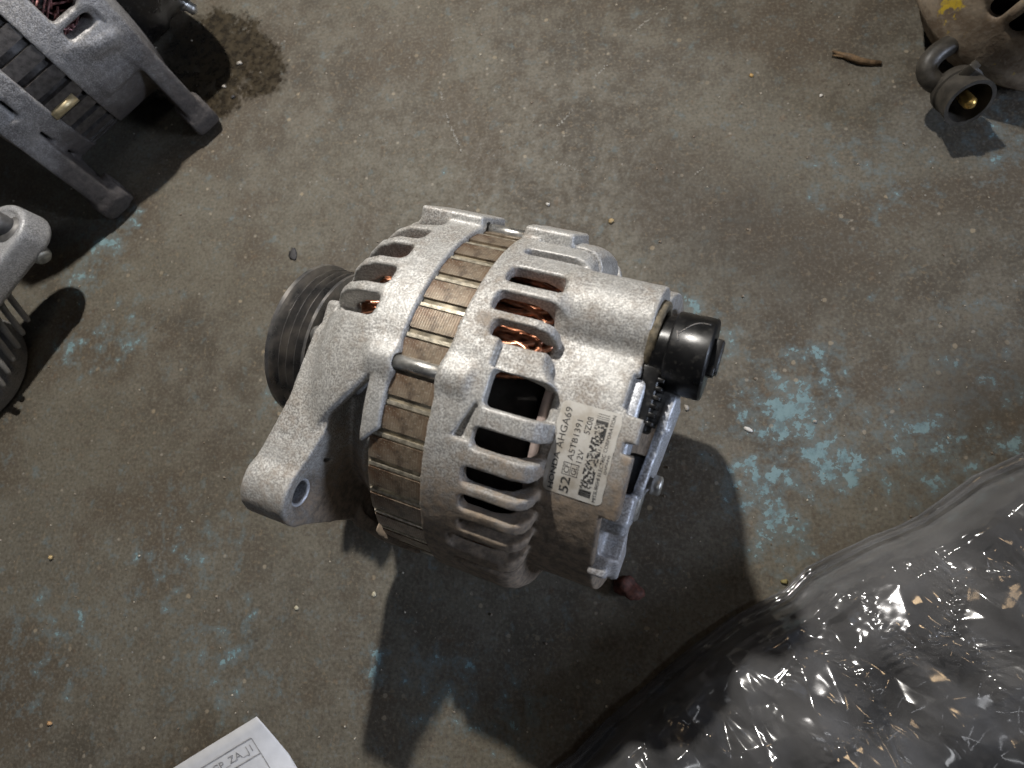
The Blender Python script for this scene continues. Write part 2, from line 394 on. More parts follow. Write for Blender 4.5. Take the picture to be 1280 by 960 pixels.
LK = .957
def armp(y, z): return (y * LK, 247.4 + LK * (z - 247.4))
LUG = armp(-49.6, 43.0)
ARM0, ARM1 = -40.5, -24.0
def front_housing():
    h = .66
    (X, Y, Z), ax = grid(((-52, 3), (-70, 70), (-72, 70)), h)
    R, T = polar(X, Y, Z); XB = X + 0 * R
    P = [(0, 64), (-13, 64.3), (-22, 63.3), (-28, 60.5), (-32.5, 56), (-35.5, 50), (-37, 42), (-39.5, 36), (-45, 31), (-48, 26), (-48, 10),
         (-43, 10), (-43, 22), (-36, 28), (-32.5, 38), (-30.5, 46), (-27, 52), (-21, 56.5), (-13, 58.5), (0, 59.5)]
    F = revolve(XB, R, P)
    ca, sa = math.cos(72 * D2R), math.sin(72 * D2R)          # flat ear at the far side of the flange
    U = Z * ca + Y * sa; V = -Z * sa + Y * ca
    F = smin(F, box(XB, V, U, (-12.4, 0, 61), (12.4, 11, 6), 1.2), 1.5)
    for tc in (2.5, 180, 270):                               # slight swelling over the long screws
        cy, cz = 61.3 * math.sin(tc * D2R), 61.3 * math.cos(tc * D2R)
        F = smin(F, cylx(X, Y, Z, -9, 0, cy, cz, 4.4, 1.0), 4)
    # three-cornered pocket behind the arm, with its own floor
    tt_ = -4 - 20 * np.clip((-7 - X) / 17, 0, 1)
    s_ = np.maximum(T - tt_, -76 - T) * (D2R * 60)
    rf = 46 + np.clip((X + 24) / 17, 0, 1) * 10.5
    pocket = np.maximum(np.maximum(np.abs(X + 15.8) - 8.8, s_), rf - R)
    F = smax(F, -pocket, 2.6)
    F = np.minimum(F, np.maximum(np.maximum(np.abs(R - rf + 1.5) - 1.5, np.abs(X + 14) - 14), s_ - 3))
    for k in range(28):
        tc = 16.5 + 10.5 * k
        if 63 < tc < 82 or tc > 285: continue
        F = smax(F, -slot(X, R, T, tc, 3.5, -34.5, -12.5, 58, 30, 2.2), .8)
    # arm: tapered plate with a round boss
    arm = poly2(Y, Z, [armp(*q) for q in ((-44, 52.5), (-32, 50.5), (-8, 48), (6, 46), (18, 36), (20, 5), (-20, -20), (-60, -14), (-61.5, 20), (-61, 43), (-56, 50))])
    rl = np.sqrt((Y - LUG[0]) ** 2 + (Z - LUG[1]) ** 2)
    arm = smin(arm, rl - 10.8, 2.0)
    a0_ = -36.6 - 3.9 * np.clip((-Y - 18) / 24, 0, 1)                     # thinner towards its root
    arm = smax(arm, np.maximum(X - ARM1 - 4.5 * np.clip((Y + 44) / 18, 0, 1), a0_ - X), .7)
    F = smin(F, arm, 2.2)
    F = smin(F, cylx(X, Y, Z, ARM0 - .6, ARM1 + .5, LUG[0], LUG[1], 10.8, 1.0), 1.0)
    F = smin(F, box(XB, Y, Z, (-38, 8, 34), (7, 10, 7), 2), 5)          # raised pad where the arm meets the nose
    F = smax(F, -np.maximum(rl - 4.7, -60 - X), .6)
    F = smax(F, -(rl - (4.7 + np.maximum(X - ARM1 + 1.6, 0) * 1.0)), .4)
    e_ = armp(-34.5, 38.5)
    F = smax(F, -cylx(X, Y, Z, ARM1 - .8, ARM1 + 2, e_[0], e_[1], 3.0, .3), .5)      # ejector mark
    for tc in (2.5, 68, 180, 270):
        cy, cz = 62.6 * math.sin(tc * D2R), 62.6 * math.cos(tc * D2R)
        F = smax(F, -cylx(X, Y, Z, -1.6, 5, cy, cz, 2.7, .4), .4)
    F = smin(F, box(XB, Y, Z, (-12, -14, -62), (9, 9, 5.5), 2), 3)          # foot it rests on
    F = F + .03 * np.sin(Y * .9 + Z * .4) * np.sin(Z * .7 - X * .5)
    return nets(F, ax, h)

REAR_R = 54.0
def rear_housing():
    h = .66
    (X, Y, Z), ax = grid(((14, 80), (-70, 70), (-70, 70)), h)
    R, T = polar(X, Y, Z)
    t_ = np.clip((T - 4) / 10, 0, 1); sh = 6.0 * (1 - t_ * t_ * (3 - 2 * t_))           # ribs reach further back on the label side
    sh = np.where(T < -40, np.clip((T + 75) / 35, .2, 1) * sh, sh)
    XS = X - np.clip((X - 30) / 8, 0, 1) * sh
    ribs = revolve(XS, R, [(16, 64), (39, 64), (42, 63.2), (44, 61.4), (45.2, 58.5), (45.3, 46), (41.5, 46), (40.5, 54), (38, 58), (34, 59.5), (16, 59.5)])
    drum = revolve(X + 0 * R, R, [(40, REAR_R), (90, REAR_R), (90, 48), (40, 48.5)])
    drum = np.maximum(drum, 41 - XS)
    # back end: long skirt on the label side, shorter round the barrel
    end = np.where(T > 6.5, 70.5, np.where(T > -27, 75.5, 70.5))
    end = end - np.where((T > -5.5) & (T < -2.0), 3.5, 0) - np.where((T > 8) & (T < 20), 1.5, 0)
    # slots between the ribs: an opening into the coil space and a gap running out over the drum
    SL = ((62, 1.4, 22, 43), (51, 2.1, 22, 43), (38, 3.5, 22.5, 43), (27.5, 3.5, 23, 43), (18.8, 2.6, 26, 43), (-11.3, 3.1, 30.5, 48.5), (-22.3, 2.8, 29.5, 48.5),
          (-30.6, 2.5, 29.5, 48), (-38.4, 1.9, 29.5, 47.5), (-47, 3.3, 25.5, 46), (-57, 1.4, 26, 45), (2.6, 5.4, 31.5, 48.5))
    for tc, hw, a, b in SL:
        e = 2.0 if hw > 5 else None
        thru = 40 if -52 < tc < 45 else 57
        ribs = smax(ribs, -slot(X, R, T, tc, hw, a, b + 14, 62, max(thru, REAR_R - .5), e), .6)
        if thru == 40:
            ribs = smax(ribs, -slot(X, R, T, tc, hw, a, b, 62, 38, min(1.6, hw)), .8)
            drum = smax(drum, -slot(X, R, T, tc, hw, a, b, 58, 38, min(1.6, hw)), .8)
    for k in range(15):
        ribs = smax(ribs, -slot(X, R, T, 92 + 12 * k, 3.2, 24, 46, 62, 40), 1.3)
    # sunk panel between the slots
    ribs = smax(ribs, -slot(X, R, T, 12.2, 4.4, 30, 52, 62, 61.0, 1.0), .8)
    F = smin(ribs, drum, .5)
    # rounded barrel that leads to the black cap
    bar = smax(np.sqrt((Y - 33.5) ** 2 + (Z - 37.5) ** 2) - 14.3, np.maximum(41 - X, X - 78), 2.5)
    F = smin(F, bar, 2.5)
    F = smax(F, X - end, .8)
    F = smin(F, smax(revolve(X + 0 * R, R, [(60, 52), (66, 52), (66, 15), (60, 15)]), X - 75, .5), 1.5)
    F = smax(F, -np.maximum(np.sqrt((Y - 33.5) ** 2 + (Z - 37.5) ** 2) - 9.5, 66 - X), 1)
    # ear on the far side
    ca, sa = math.cos(71 * D2R), math.sin(71 * D2R)
    U = Z * ca + Y * sa; V = -Z * sa + Y * ca
    F = smin(F, box(X, V, U, (25, 0, 61), (9, 10, 6.2), 1.3), 1.5)
    # wedge shaped dent on the flange
    s_ = (T + 7.5) * (D2R * 63)
    wedge = np.maximum(np.maximum(np.abs(s_) - 5.5, 24.5 - X + .45 * (s_ + 5)), np.maximum(X - 30, 60.8 - R + .4 * (X - 25)))
    F = smax(F, -wedge, 1.0)
    for tc in (2.5, 68, 180, 270):
        cy, cz = 61.3 * math.sin(tc * D2R), 61.3 * math.cos(tc * D2R)
        F = smin(F, cylx(X, Y, Z, 16, 25, cy, cz, 4.2, 1.0), 4)
    F = smin(F, box(X, Y, Z, (24, -10, -62), (8, 14, 5), 2), 3)
    F = F + .03 * np.sin(Y * .8 + Z * .5) * np.sin(Z * .6 - X * .45)
    return nets(F, ax, h)

A.put('front_housing', front_housing(), M_ALU)
A.put('rear_housing', rear_housing(), M_ALU)

# stator: core ring and proud ridges, one by one
st = A.put('stator_core', lathe([(-4, 52), (-4, 61.55), (20, 61.55), (20, 52)], 144), simple('stator_groove_steel', (.30, .26, .19), .5, .3, .5, 260, .1, 1200))  # grooves coloured paler to stand for their light-catching walls
def ridge():
    v, f = [], []
    n = 6; half = 3.3 * D2R
    for x in (-3.5, 19.5):
        for k in range(n + 1):
            a = -half + 2 * half * k / n; v.append((x, 62.4 * math.sin(a), 62.4 * math.cos(a)))
        v.append((x, 58 * math.sin(half), 58 * math.cos(half))); v.append((x, 58 * math.sin(-half), 58 * math.cos(-half)))
    m = n + 3
    for k in range(n): f.append((k, k + 1, m + k + 1, m + k))
    f += [(n, n + 1, m + n + 1, m + n), (n + 2, 0, m, m + n + 2), tuple(range(m - 1, -1, -1)), tuple(range(m, 2 * m))]
    return np.array(v), f
rv, rf = ridge()
r0 = None
for k in range(36):
    if r0 is None:
        r0 = A.put('stator_ridge', (rv, rf), M_STATOR, st, sm=False); o = r0
    else:
        o = r0.copy(); C.objects.link(o)
    a = (6.5 + 10 * k) * D2R
    # turn about the shaft, which lies at A.off in this frame
    Rx = Matrix.Rotation(-a, 4, 'X'); T0 = Matrix.Translation(Vector(A.off)); o.matrix_local = T0 @ Rx @ T0.inverted()
# thin pale ribs lying in the grooves
w0 = None
for k in range(36):
    if w0 is None:
        v_ = rv.copy(); ang_ = np.arctan2(rv[:, 1], rv[:, 2]) * .17; rr_ = np.hypot(rv[:, 1], rv[:, 2]) - .25
        v_[:, 1] = rr_ * np.sin(ang_); v_[:, 2] = rr_ * np.cos(ang_)
        w0 = A.put('groove_rib', (v_, rf), simple('pale_rib_steel', (.42, .38, .30), .42, .4, .45, 500, .25, 1500), st, sm=False); o = w0
    else:
        o = w0.copy(); C.objects.link(o)
    T0 = Matrix.Translation(Vector(A.off)); o.matrix_local = T0 @ Matrix.Rotation(-(10.9 + 10 * k) * D2R, 4, 'X') @ T0.inverted()
# long screws across the gap
for tc in (2.5, 68, 180, 270):
    cy, cz = 62.6 * math.sin(tc * D2R), 62.6 * math.cos(tc * D2R)
    A.put('through_bolt', lathe([(-4, .01), (-4, 2.35), (22, 2.35), (22, .01)], 20, cy, cz, False), M_STEEL)
# rotor, fan and insulating ring inside
rot = A.put('rotor', lathe([(-40, 8), (-40, 20), (-24, 22), (-24, 41), (40, 41), (40, 20), (58, 18), (58, 8)], 48), M_DARK)
A.put('insulator_ring', lathe([(44.5, 42), (44.5, 50.5), (47, 50.8), (47, 42)], 72), M_INSUL)
def windings(xa, xb, sgn, drop):
    parts = []
    for layer, (rad, xo) in enumerate(((55.2, 0), (53.2, 1.5), (51.3, .5))):
        for k in range(84):
            if drop((k * 360 / 84 + layer * 2.2) % 360) > 20: continue
            a0 = k * 360 / 84 + layer * 2.2 + random.uniform(-1.2, 1.2); L = xb - xa + random.uniform(-2.5, .5) + xo * sgn
            pts = []
            for q in np.linspace(0, 1, 9):
                bend = math.sin(q * math.pi)
                a = (a0 + sgn * (13 * q)) * D2R
                r = rad - drop(a0 % 360) + math.sin(q * 6 + k * 1.7) * .9
                pts.append((xa + L * bend ** .6, r * math.sin(a), r * math.cos(a)))
            parts.append(tube(pts, 1.15 + .15 * random.random(), 7, False))
    return join(parts)
tag(A.put('copper_winding', windings(19, 41, 1, lambda a: 0 if 6 < a < 260 else 30), M_COPPER), kind='stuff')
tag(A.put('copper_winding', windings(-3, -24, 1, lambda a: 4.5 if 8 < a < 270 else 30), M_COPPER), kind='stuff')

# pulley
pp = [(-72, 15), (-72, 30.8), (-71.3, 32.3), (-69.6, 32.3), (-69.0, 31.6)]
for k in range(4):
    x = -69.0 + 3.56 * k; pp += [(x + 1.35, 27.6), (x + 2.2, 27.6), (x + 3.4, 31.4 + (.6 if k == 3 else 0)), (x + 3.56, 31.4 + (.6 if k == 3 else 0))]
pp += [(-53.6, 32), (-53.6, 27), (-58, 26), (-58, 15)]
A.put('pulley', lathe(pp, 128, 3.0, 1.0), M_PULLEY).modifiers.new('edges', 'EDGE_SPLIT').split_angle = math.radians(35)
A.put('shaft', lathe([(-74, .01), (-74, 7), (-72, 8), (-46, 8), (-46, .01)], 32, 3, 1, False), M_STEEL)
A.put('screw', lathe([(-52.5, .01), (-52.5, 2.6), (-51.8, 3.4), (-47, 3.5), (-47, .01)], 20, 4.5, 31.5, False), M_STEEL)
# threads inside the lug hole
th = []
for k in range(22):
    x = -40 + k * .68; th += [(x, 4.6 if k % 2 else 3.8)]
A.put('thread', lathe(th + [(th[-1][0], 5.0), (th[0][0], 5.0)], 32, *LUG), M_ALU2)

# black plastic cap on the barrel
CAPY, CAPZ = 28.6, 40.0
cp = [(71, .01), (71, 9.0), (72.0, 10.3), (75.6, 10.6), (75.9, 11.9), (76.5, 12.35), (87.2, 12.5), (87.8, 12.0), (88.0, 11.0), (88.0, .01)]
capo = A.put('plastic_cap', lathe(cp, 80, CAPY, CAPZ, False), M_BLACK)
capo.modifiers.new('edges', 'EDGE_SPLIT').split_angle = math.radians(40)
A.put('cap_tab', rbox((89.2, CAPY + .5, CAPZ + 5.5), (1.6, 5.0, 3.2), .5), M_BLACK, capo)
A.put('cap_tab', rbox((88.9, CAPY - 4.0, CAPZ + 7), (1.2, 1.6, 2.2), .4), M_BLACK, capo)
A.put('seal', lathe([(70, 9.5), (70, 12.6), (72.4, 12.0), (72.6, 9.5)], 48, CAPY + 2.5, CAPZ - 1.0), simple('dusty_rubber', (.15, .125, .085), .85, 0, .5, 700))
# mould scar on the cap
sca = []
for q in np.linspace(0, 1, 22):
    a = (8 + 34 * q + 6 * math.sin(q * 9)) * D2R; x = 78.5 + 7.5 * q ** 2.2 - 2.0 * math.sin(q * 3.1)
    sca.append((x, CAPY + 12.5 * math.sin(a), CAPZ + 12.5 * math.cos(a)))
A.put('scratch', tube(sca[::-1], .13, 5), simple('scraped_plastic', (.30, .28, .26), .6), capo)

# plastic regulator and the cast brackets at the back
def back_bits():
    h = .8
    (X, Y, Z), ax = grid(((66, 92), (-54, 32), (-30, 56)), h)
    R, T = polar(X, Y, Z)
    ring = smax(smax(R - 51, 40 - R, 1.5), X - np.where(T > -24, 73.0, 77.5), 1.5)
    ring = np.maximum(ring, 68 - X)
    ring = np.maximum(ring, np.abs(T + 18) - 45)
    F = smax(ring, -(np.maximum(np.abs(T + 24) - 5, 70 - X)), 1.5)
    pl = poly2(Y, Z, [(17, 38), (15, 42), (9, 43), (-2, 41), (-14, 42), (-17, 38), (-14, 18), (14, 16)])
    F = smin(F, smax(pl, np.abs(X - 79.2 - .08 * Y) - 1.5, .8), 1.0)
    F = smin(F, box(X, Y, Z, (76, 12, 34), (5, 5.5, 6.5), 1.2), 1.5)
    F = smin(F, capsule(X, Y, Z, (79, 15, 38), (81, 5, 40), 2.4, 1.4), 1.2)
    F = smin(F, box(X, Y, Z, (74, -21, 38), (4.2, 4.5, 6), 1.0), 1.5)
    F = smin(F, box(X, Y, Z, (72.0, -38, 28), (3.2, 6, 7), 1.2), 2.0)
    F = smax(F, -capsule(X, Y, Z, (77, 4, 44), (77, -12, 44), 2.6), .8)
    F = smax(F, -box(X, Y, Z, (77, -33, 40), (6, 4, 9), 1), 1.0)
    return nets(F, ax, h)
rb = A.put('rear_bracket', back_bits(), M_ALU2)
reg = A.put('regulator', rbox((71.5, 12.5, 40), (4.5, 10, 8), 1.0), M_BLACK)
for k in range(6): A.put('cooling_fin', rbox((76.4, 5.5 + 2.6 * k, 42), (1.1, .7, 6), .25), M_BLACK, reg)
A.put('regulator_cover', rbox((75.5, -12, 30), (3.5, 8, 6), 1.0), M_BLACK)
A.put('terminal_screw', lathe([(77, .01), (77, 1.9), (81, 1.9), (81.1, 3.0), (83.4, 3.0), (83.9, 2.4), (83.9, .01)], 24, -11.5, 36, False), M_STEEL)
A.put('terminal_plate', rbox((78.5, -17, 33), (.6, 7, 4), .3), M_STEEL)

# printed label, wrapped round the skirt
LX0, LX1, LT0, LT1 = 51.9, 70.0, -23.4, 6.1
def on_label(a, b, lift):                       # a: along the text, b: across, 0..1
    th_ = (LT0 + (LT1 - LT0) * a) * D2R; r = REAR_R + lift
    return (LX0 + (LX1 - LX0) * b, r * math.sin(th_), r * math.cos(th_))
LW, LH = (LT1 - LT0) * D2R * REAR_R, LX1 - LX0
def label_patch():
    # rounded rectangle; the edge beside the rib is scuffed away a little
    v, f = [], []; na, nb = 48, 24; ids = {}
    for i in range(na + 1):
        for j in range(nb + 1):
            a, b = i / na, j / nb
            x_, y_ = a * LW, b * LH; rc = 1.9
            px, py = min(max(x_, rc), LW - rc), min(max(y_, rc), LH - rc)
            dx, dy = x_ - px, y_ - py; L = math.hypot(dx, dy); m = max(abs(dx), abs(dy))
            if L > 1e-6: k = m / L; x_, y_ = px + dx * k, py + dy * k
            if b < .5: y_ += (1 - b / .5) * (1.0 * math.exp(-((a - .60) / .10) ** 2) - .25)
            y_ += .10 * math.sin(a * 31)*(1 if j in (0, nb) else 0)
            v.append(on_label(x_ / LW, y_ / LH, .16)); ids[i, j] = len(v) - 1
    for i in range(na):
        for j in range(nb): f.append((ids[i, j], ids[i, j + 1], ids[i + 1, j + 1], ids[i + 1, j]))
    return np.array(v), f
lab = A.put('label', label_patch(), M_LABEL); lab['label'] = 'greyish white printed label with barcode'
def text_mesh(txt, bold=0.):
    cu = bpy.data.curves.new('text', 'FONT'); cu.body = txt; cu.offset = bold; cu.resolution_u = 3
    ob = bpy.data.objects.new('text', cu); C.objects.link(ob)
    dg = bpy.context.evaluated_depsgraph_get(); me = bpy.data.meshes.new_from_object(ob.evaluated_get(dg))
    v = np.array([q.co[:] for q in me.vertices]); f = [tuple(p.vertices) for p in me.polygons]
    bpy.data.objects.remove(ob); bpy.data.curves.remove(cu); bpy.data.meshes.remove(me)
    mn, mx = v.min(0), v.max(0); v = (v - mn) / np.maximum(mx - mn, 1e-6); return v, f
def print_on(name, txt, a0, a1, b0, b1, bold=0.):
    v, f = text_mesh(txt, bold)                 # text up points to smaller b
    w_ = [on_label(a0 + (a1 - a0) * q[0], b1 + (b0 - b1) * q[1], .24) for q in v]
    return A.put(name, (np.array(w_), f), M_INK, lab, sm=False)
def strip(name, rects):
    v, f = [], []
    for a0, a1, b0, b1 in rects:
        k = len(v); v += [on_label(a0, b0, .24), on_label(a0, b1, .24), on_label(a1, b1, .24), on_label(a1, b0, .24)]; f.append((k, k + 1, k + 2, k + 3))
    return A.put(name, (np.array(v), f), M_INK, lab, sm=False)
print_on('lettering', 'HONDA', .035, .455, .075, .165, .03)
print_on('lettering', 'AHGA69', .49, .93, .07, .185)
print_on('lettering', '52', .035, .215, .27, .43, .012)
print_on('lettering', 'CF', .255, .35, .285, .375); print_on('lettering', 'GL', .255, .35, .41, .50)
strip('frame', [(.235, .37, .262, .272), (.235, .37, .515, .525), (.235, .241, .262, .525), (.364, .37, .262, .525), (.235, .37, .388, .396)])
print_on('lettering', 'A5TB1391', .40, .83, .30, .40)
print_on('lettering', '12V', .40, .535, .45, .545)
print_on('lettering', '5Z08', .71, .89, .455, .555)
rects = [(.06, .10, .60, .80), (.13, .135, .60, .80), (.90, .905, .60, .80), (.92, .925, .60, .80), (.85, .885, .60, .80), (.945, .95, .60, .80), (.105, .125, .60, .80)]
for i in range(8):
    a = .145
    while a < .84:
        w_ = random.choice((.006, .006, .012, .018)); 
        if random.random() < .55: rects.append((a, a + w_, .60 + .025 * i, .60 + .025 * i + .026))
        a += w_ + .003
strip('barcode', rects)
print_on('lettering', 'MITSUBISHI ELECTRIC CORPORATION', .03, .97, .835, .895)
print_on('lettering', '(JAPAN)', .36, .56, .92, .975)

# ------------------------------------------------------------------ dark alternator, top left corner
Q2 = math.sqrt(.5)
bex, bey, bez = np.array([Q2, Q2, 0]), np.array([-Q2, Q2, 0]), np.array([0., 0, 1])
BO = np.array([-.335 * Q2, .335 * Q2, .075])
B = Frame('alternator', BO, bex, bey, bez, base=(BO[0], BO[1], 0))
tag(B.root, 'dark oily alternator in the top left corner standing on its two mounting lugs', 'alternator', 'alternators on the workshop floor')
_bo = tuple(B.off)
M_GRIMY = cast_aluminium('grimy_aluminium', (.34, .33, .325), (.045, .038, .035), (0, -.35, .9), _bo, -.045, .06, .92, .3, .50, 1.8)
M_STATOR2 = simple('oily_laminations', (.075, .068, .064), .5, .3, .35, 400, .3, 1500)
def polarB(X, Y, Z): return np.sqrt(Y * Y + Z * Z) + 0 * X, np.arctan2(-Y, Z) / D2R + 0 * X
def grimy_front():
    h = 1.1
    (X, Y, Z), ax = grid(((-28, 34), (-78, 70), (-77, 70)), h)
    R, T = polarB(X, Y, Z)
    F = revolve(X + 0 * R, R, [(-25, 67), (8, 67), (14, 65), (18, 60), (20, 50), (20, 12), (15, 12), (15, 48), (13, 56), (8, 60), (-25, 61)])
    for k in range(18):
        F = smax(F, -slot(X, R, T, 20 + 15 * k if k < 6 else 40 + 20 * k, 6.4, -11, 8, 64, 40, 1.5), 1.2)
    # solid pad, small window and the hanging lug
    F = smax(F, -box(X, Y, Z, (16.5, -45, 44), (3, 4, 5), .6), .6)
    pl = poly2(Y, Z, [(-30, 50), (-52, 40), (-62, 28), (-73, -58), (-74, -69), (-66, -75), (-55, -72), (-15, -50), (0, 0)])
    F = smin(F, smax(pl, np.abs(X - 10) - 5.5, 1.6), 3)
    F = smin(F, cylx(X, Y, Z, 2, 18, -64.5, -64, 10, 1.2), 2)
    F = smin(F, capsule(X, Y, Z, (-6, -63, 6), (4, -63, 2), 5.5), 4)
    F = smin(F, box(X, Y, Z, (-6, -60, -4), (12, 6, 16), 2), 3)
    F = smax(F, -(np.sqrt((Y + 64.5) ** 2 + (Z + 64) ** 2) - 4.6 + 0 * X), .8)
    return nets(F, ax, h)
def grimy_rear():
    h = 1.2
    (X, Y, Z), ax = grid(((-84, -42), (-78, 70), (-77, 70)), h)
    R, T = polarB(X, Y, Z)
    F = revolve(X + 0 * R, R, [(-44, 67), (-60, 67), (-68, 62), (-72, 52), (-72, 12), (-67, 12), (-67, 50), (-63, 57), (-58, 61), (-44, 61)])
    for k in range(18): F = smax(F, -slot(X, R, T, 62 - 20 * k, 5.5, -69, -55, 64, 40, 1.5), 1.2)
    pl = poly2(Y, Z, [(-30, 55), (-56, 40), (-64, 12), (-74, -62), (-72, -73), (-60, -74), (-20, -45), (0, 0)])
    F = smin(F, smax(pl, np.abs(X + 63) - 6, 1.6), 3)
    F = smin(F, cylx(X, Y, Z, -71, -52, -64.5, -64, 10, 1.2), 2)
    F = smax(F, -(np.sqrt((Y + 64.5) ** 2 + (Z + 64) ** 2) - 4.6 + 0 * X), .8)
    return nets(F, ax, h)
B.put('front_housing', grimy_front(), M_GRIMY)
B.put('rear_housing', grimy_rear(), M_GRIMY)
bst = B.put('stator_core', lathe([(-46, 52), (-46, 63), (-24, 63), (-24, 52)], 96), M_STATOR2)
b0 = None
for k in range(36):
    if b0 is None:
        v_ = rv.copy(); v_[:, 0] = np.where(rv[:, 0] < 8, -46, -24); v_[:, 1:] *= 65.8 / 62.4
        b0 = B.put('stator_ridge', (v_, rf), M_STATOR2, bst, sm=False); o = b0
    else: o = b0.copy(); C.objects.link(o)
    T0 = Matrix.Translation(Vector(B.off)); o.matrix_local = T0 @ Matrix.Rotation((4 + 10 * k) * D2R, 4, 'X') @ T0.inverted()
B.put('rear_cover', lathe([(16, 10), (16, 50), (34, 50), (38, 47), (60, 46), (64, 42), (64, 10)], 56), M_BLACK)
B.put('rotor', lathe([(-62, 10), (-62, 44), (6, 44), (6, 10)], 40), M_DARK)
tm = math.radians(97)
B.put('through_bolt', tube([(-45, -65.5 * math.sin(tm), 65.5 * math.cos(tm)), (-30, -65.5 * math.sin(tm), 65.5 * math.cos(tm))], 2.8, 14), simple('brassy_bolt', (.55, .46, .28), .4, .6))
M_WIRE = simple('varnished_wire', (.20, .09, .085), .35, .4, .6, 500)
wp = []
for k in range(130):
    a0 = random.uniform(0, 118); r = random.uniform(53, 60); x0 = random.uniform(-24, -6); x1 = x0 + random.uniform(8, 22); da = random.uniform(6, 15) * random.choice((-1, 1))
    wp.append(tube([(x0 + (x1 - x0) * q, -r * math.sin((a0 + da * q) * D2R), r * math.cos((a0 + da * q) * D2R)) for q in np.linspace(0, 1, 5)], random.uniform(.5, .8), 6))
tag(B.put('winding', join(wp), M_WIRE), kind='stuff')
def wl(F_, p): return (np.asarray(p) - F_.o) @ F_.R * 1000
p1, p2 = wl(B, fl(196, -14, .045)), wl(B, fl(246, 14, .034))
dv = p2 - p1
stud = B.put('terminal_stud', tube([p1, p1 + dv * .72, p1 + dv * .74, p1 + dv * .93, p2], [4.0, 4.0, 3.1, 3.1, 1.2], 20), M_STEEL)

# ------------------------------------------------------------------ pale alternator cut by the left edge
CO = fl(-30, 390, .05)
Cc = Frame('alternator', CO, np.array([1., 0, 0]), np.array([0., 1, 0]), bez, base=(CO[0], CO[1], 0))
tag(Cc.root, 'pale grey alternator with a rounded lug and slim ribs at the left edge', 'alternator', 'alternators on the workshop floor')
M_PALE = cast_aluminium('pale_aluminium', (.36, .36, .365), (.12, .11, .095), (0, 0, 1), tuple(Cc.off), -.04, .03, .5, .2, .62, .5)
bc = wl(Cc, fl(20, 292, .050)); arm_end = wl(Cc, fl(-60, 390, .048)); body_c = wl(Cc, fl(-74, 450, .024))
def pale_body():
    h = 1.1
    (X, Y, Z), ax = grid(((min(arm_end[0], body_c[0]) - 30, bc[0] + 18), (body_c[1] - 45, bc[1] + 18), (-48, 24)), h)
    tilt = (bc[2] - Z) * .25
    F = capsule(X - tilt, Y, Z * 0 + bc[2], (bc[0], bc[1], bc[2]), (arm_end[0], arm_end[1], bc[2]), 13.5, 17)
    F = smax(F, np.abs(Z - bc[2]) - 7.5, 2.5)
    rim = np.sqrt((X - tilt - bc[0]) ** 2 + (Y - bc[1]) ** 2)
    F = smax(F, -np.maximum(rim - 9.5, bc[2] + 6.2 - Z), 1.2)
    F = smax(F, -(rim - 5.5 + 0 * Z), .8)
    b = smax(np.sqrt((X - body_c[0]) ** 2 + (Y - body_c[1]) ** 2) - 33, np.abs(Z - body_c[2] + 31) - 18, 4)
    b = smax(b, -(Z + 49), 1)
    return nets(smin(F, b, 6), ax, h)
Cc.put('housing', pale_body(), M_PALE)
def pale_bolt():
    a_ = bc + np.array([-2, 0, -26.]); b_ = bc + np.array([1.0, 0, 4.]); c_ = bc + np.array([-6, 4, 16.])
    return join([tube([b_ + [0, 0, -2], b_ + [-.5, .5, 2.5]], 8.6, 24), tube([b_, c_], 5.2, 18)])
Cc.put('lug_bolt', pale_bolt(), simple('dull_bolt', (.16, .155, .15), .5, .4))
bt = wl(Cc, fl(38, 305, .043)); bt2 = wl(Cc, fl(56, 324, .040))
Cc.put('bolt_tip', tube([bt + (bt - bt2) * .7, bt, bt2 - (bt2 - bt) * .15, bt2], [4.8, 4.8, 4.8, 3.6], 16), simple('pale_zinc', (.42, .43, .42), .4, .5))
for k in range(6):
    e_ = wl(Cc, fl(36 - 6.0 * k, 402 + 16.5 * k, .017)); a_ = wl(Cc, fl(0 - 6 * k, 352 + 16.5 * k, .036))
    m_ = (e_ * .4 + a_ * .6) + np.array([0, 0, 1.5])
    Cc.put('cooling_rib', tube([a_, m_, e_ * .9 + m_ * .1, e_], [1.7, 1.8, 1.6, .9], 10), M_PALE)

# ------------------------------------------------------------------ brown alternator, top right corner
DO = fl(1229, 20, .006)
da = np.array([.36, -.06, .93]); da /= np.linalg.norm(da); dx_ = np.array([-.75, -.66, 0]); dx_ -= da * (dx_ @ da); dx_ /= np.linalg.norm(dx_)
Dd = Frame('alternator', DO, da, np.cross(dx_, da), dx_, base=(DO[0], DO[1], 0))
tag(Dd.root, 'brown rusty alternator with yellow paint dabs in the top right corner', 'alternator', 'alternators on the workshop floor')
t = NT('rust_dusted_aluminium'); n_a = t.noise(90, 4, .65); n_b = t.noise(500, 2)
base = t.mix(t.ramp(n_a, .35, .68), (.17, .125, .085), (.33, .27, .20)); base = t.mix(t.ramp(n_b, .45, .7, 0, .5), base, (.26, .22, .175))
ym = None
for u, v, r in ((1165, 33, .006), (1170, 14, .005), (1160, 40, .004)):
    p = fl(u, v, .045); q = (np.asarray(p) - DO) @ Dd.R + Dd.off
    # dabs of paint marker on the casting
    d_ = t.n('ShaderNodeVectorMath', {0: t.co, 1: tuple(q)}, operation='DISTANCE').outputs['Value']
    g = t.ramp(d_, r * 2.6, r * .5); ym = g if ym is None else t.math('MAXIMUM', ym, g)
ymask = t.ramp(t.math('MULTIPLY_ADD', ym, .45, t.noise(220, 3, .6)), .64, .80, 0, .9)
M_RUSTY = t.fin(t.mix(ymask, base, (.62, .44, .03)), .75, .1, t.bump(t.math('MULTIPLY_ADD', n_b, .5, n_a), .5, .0008))
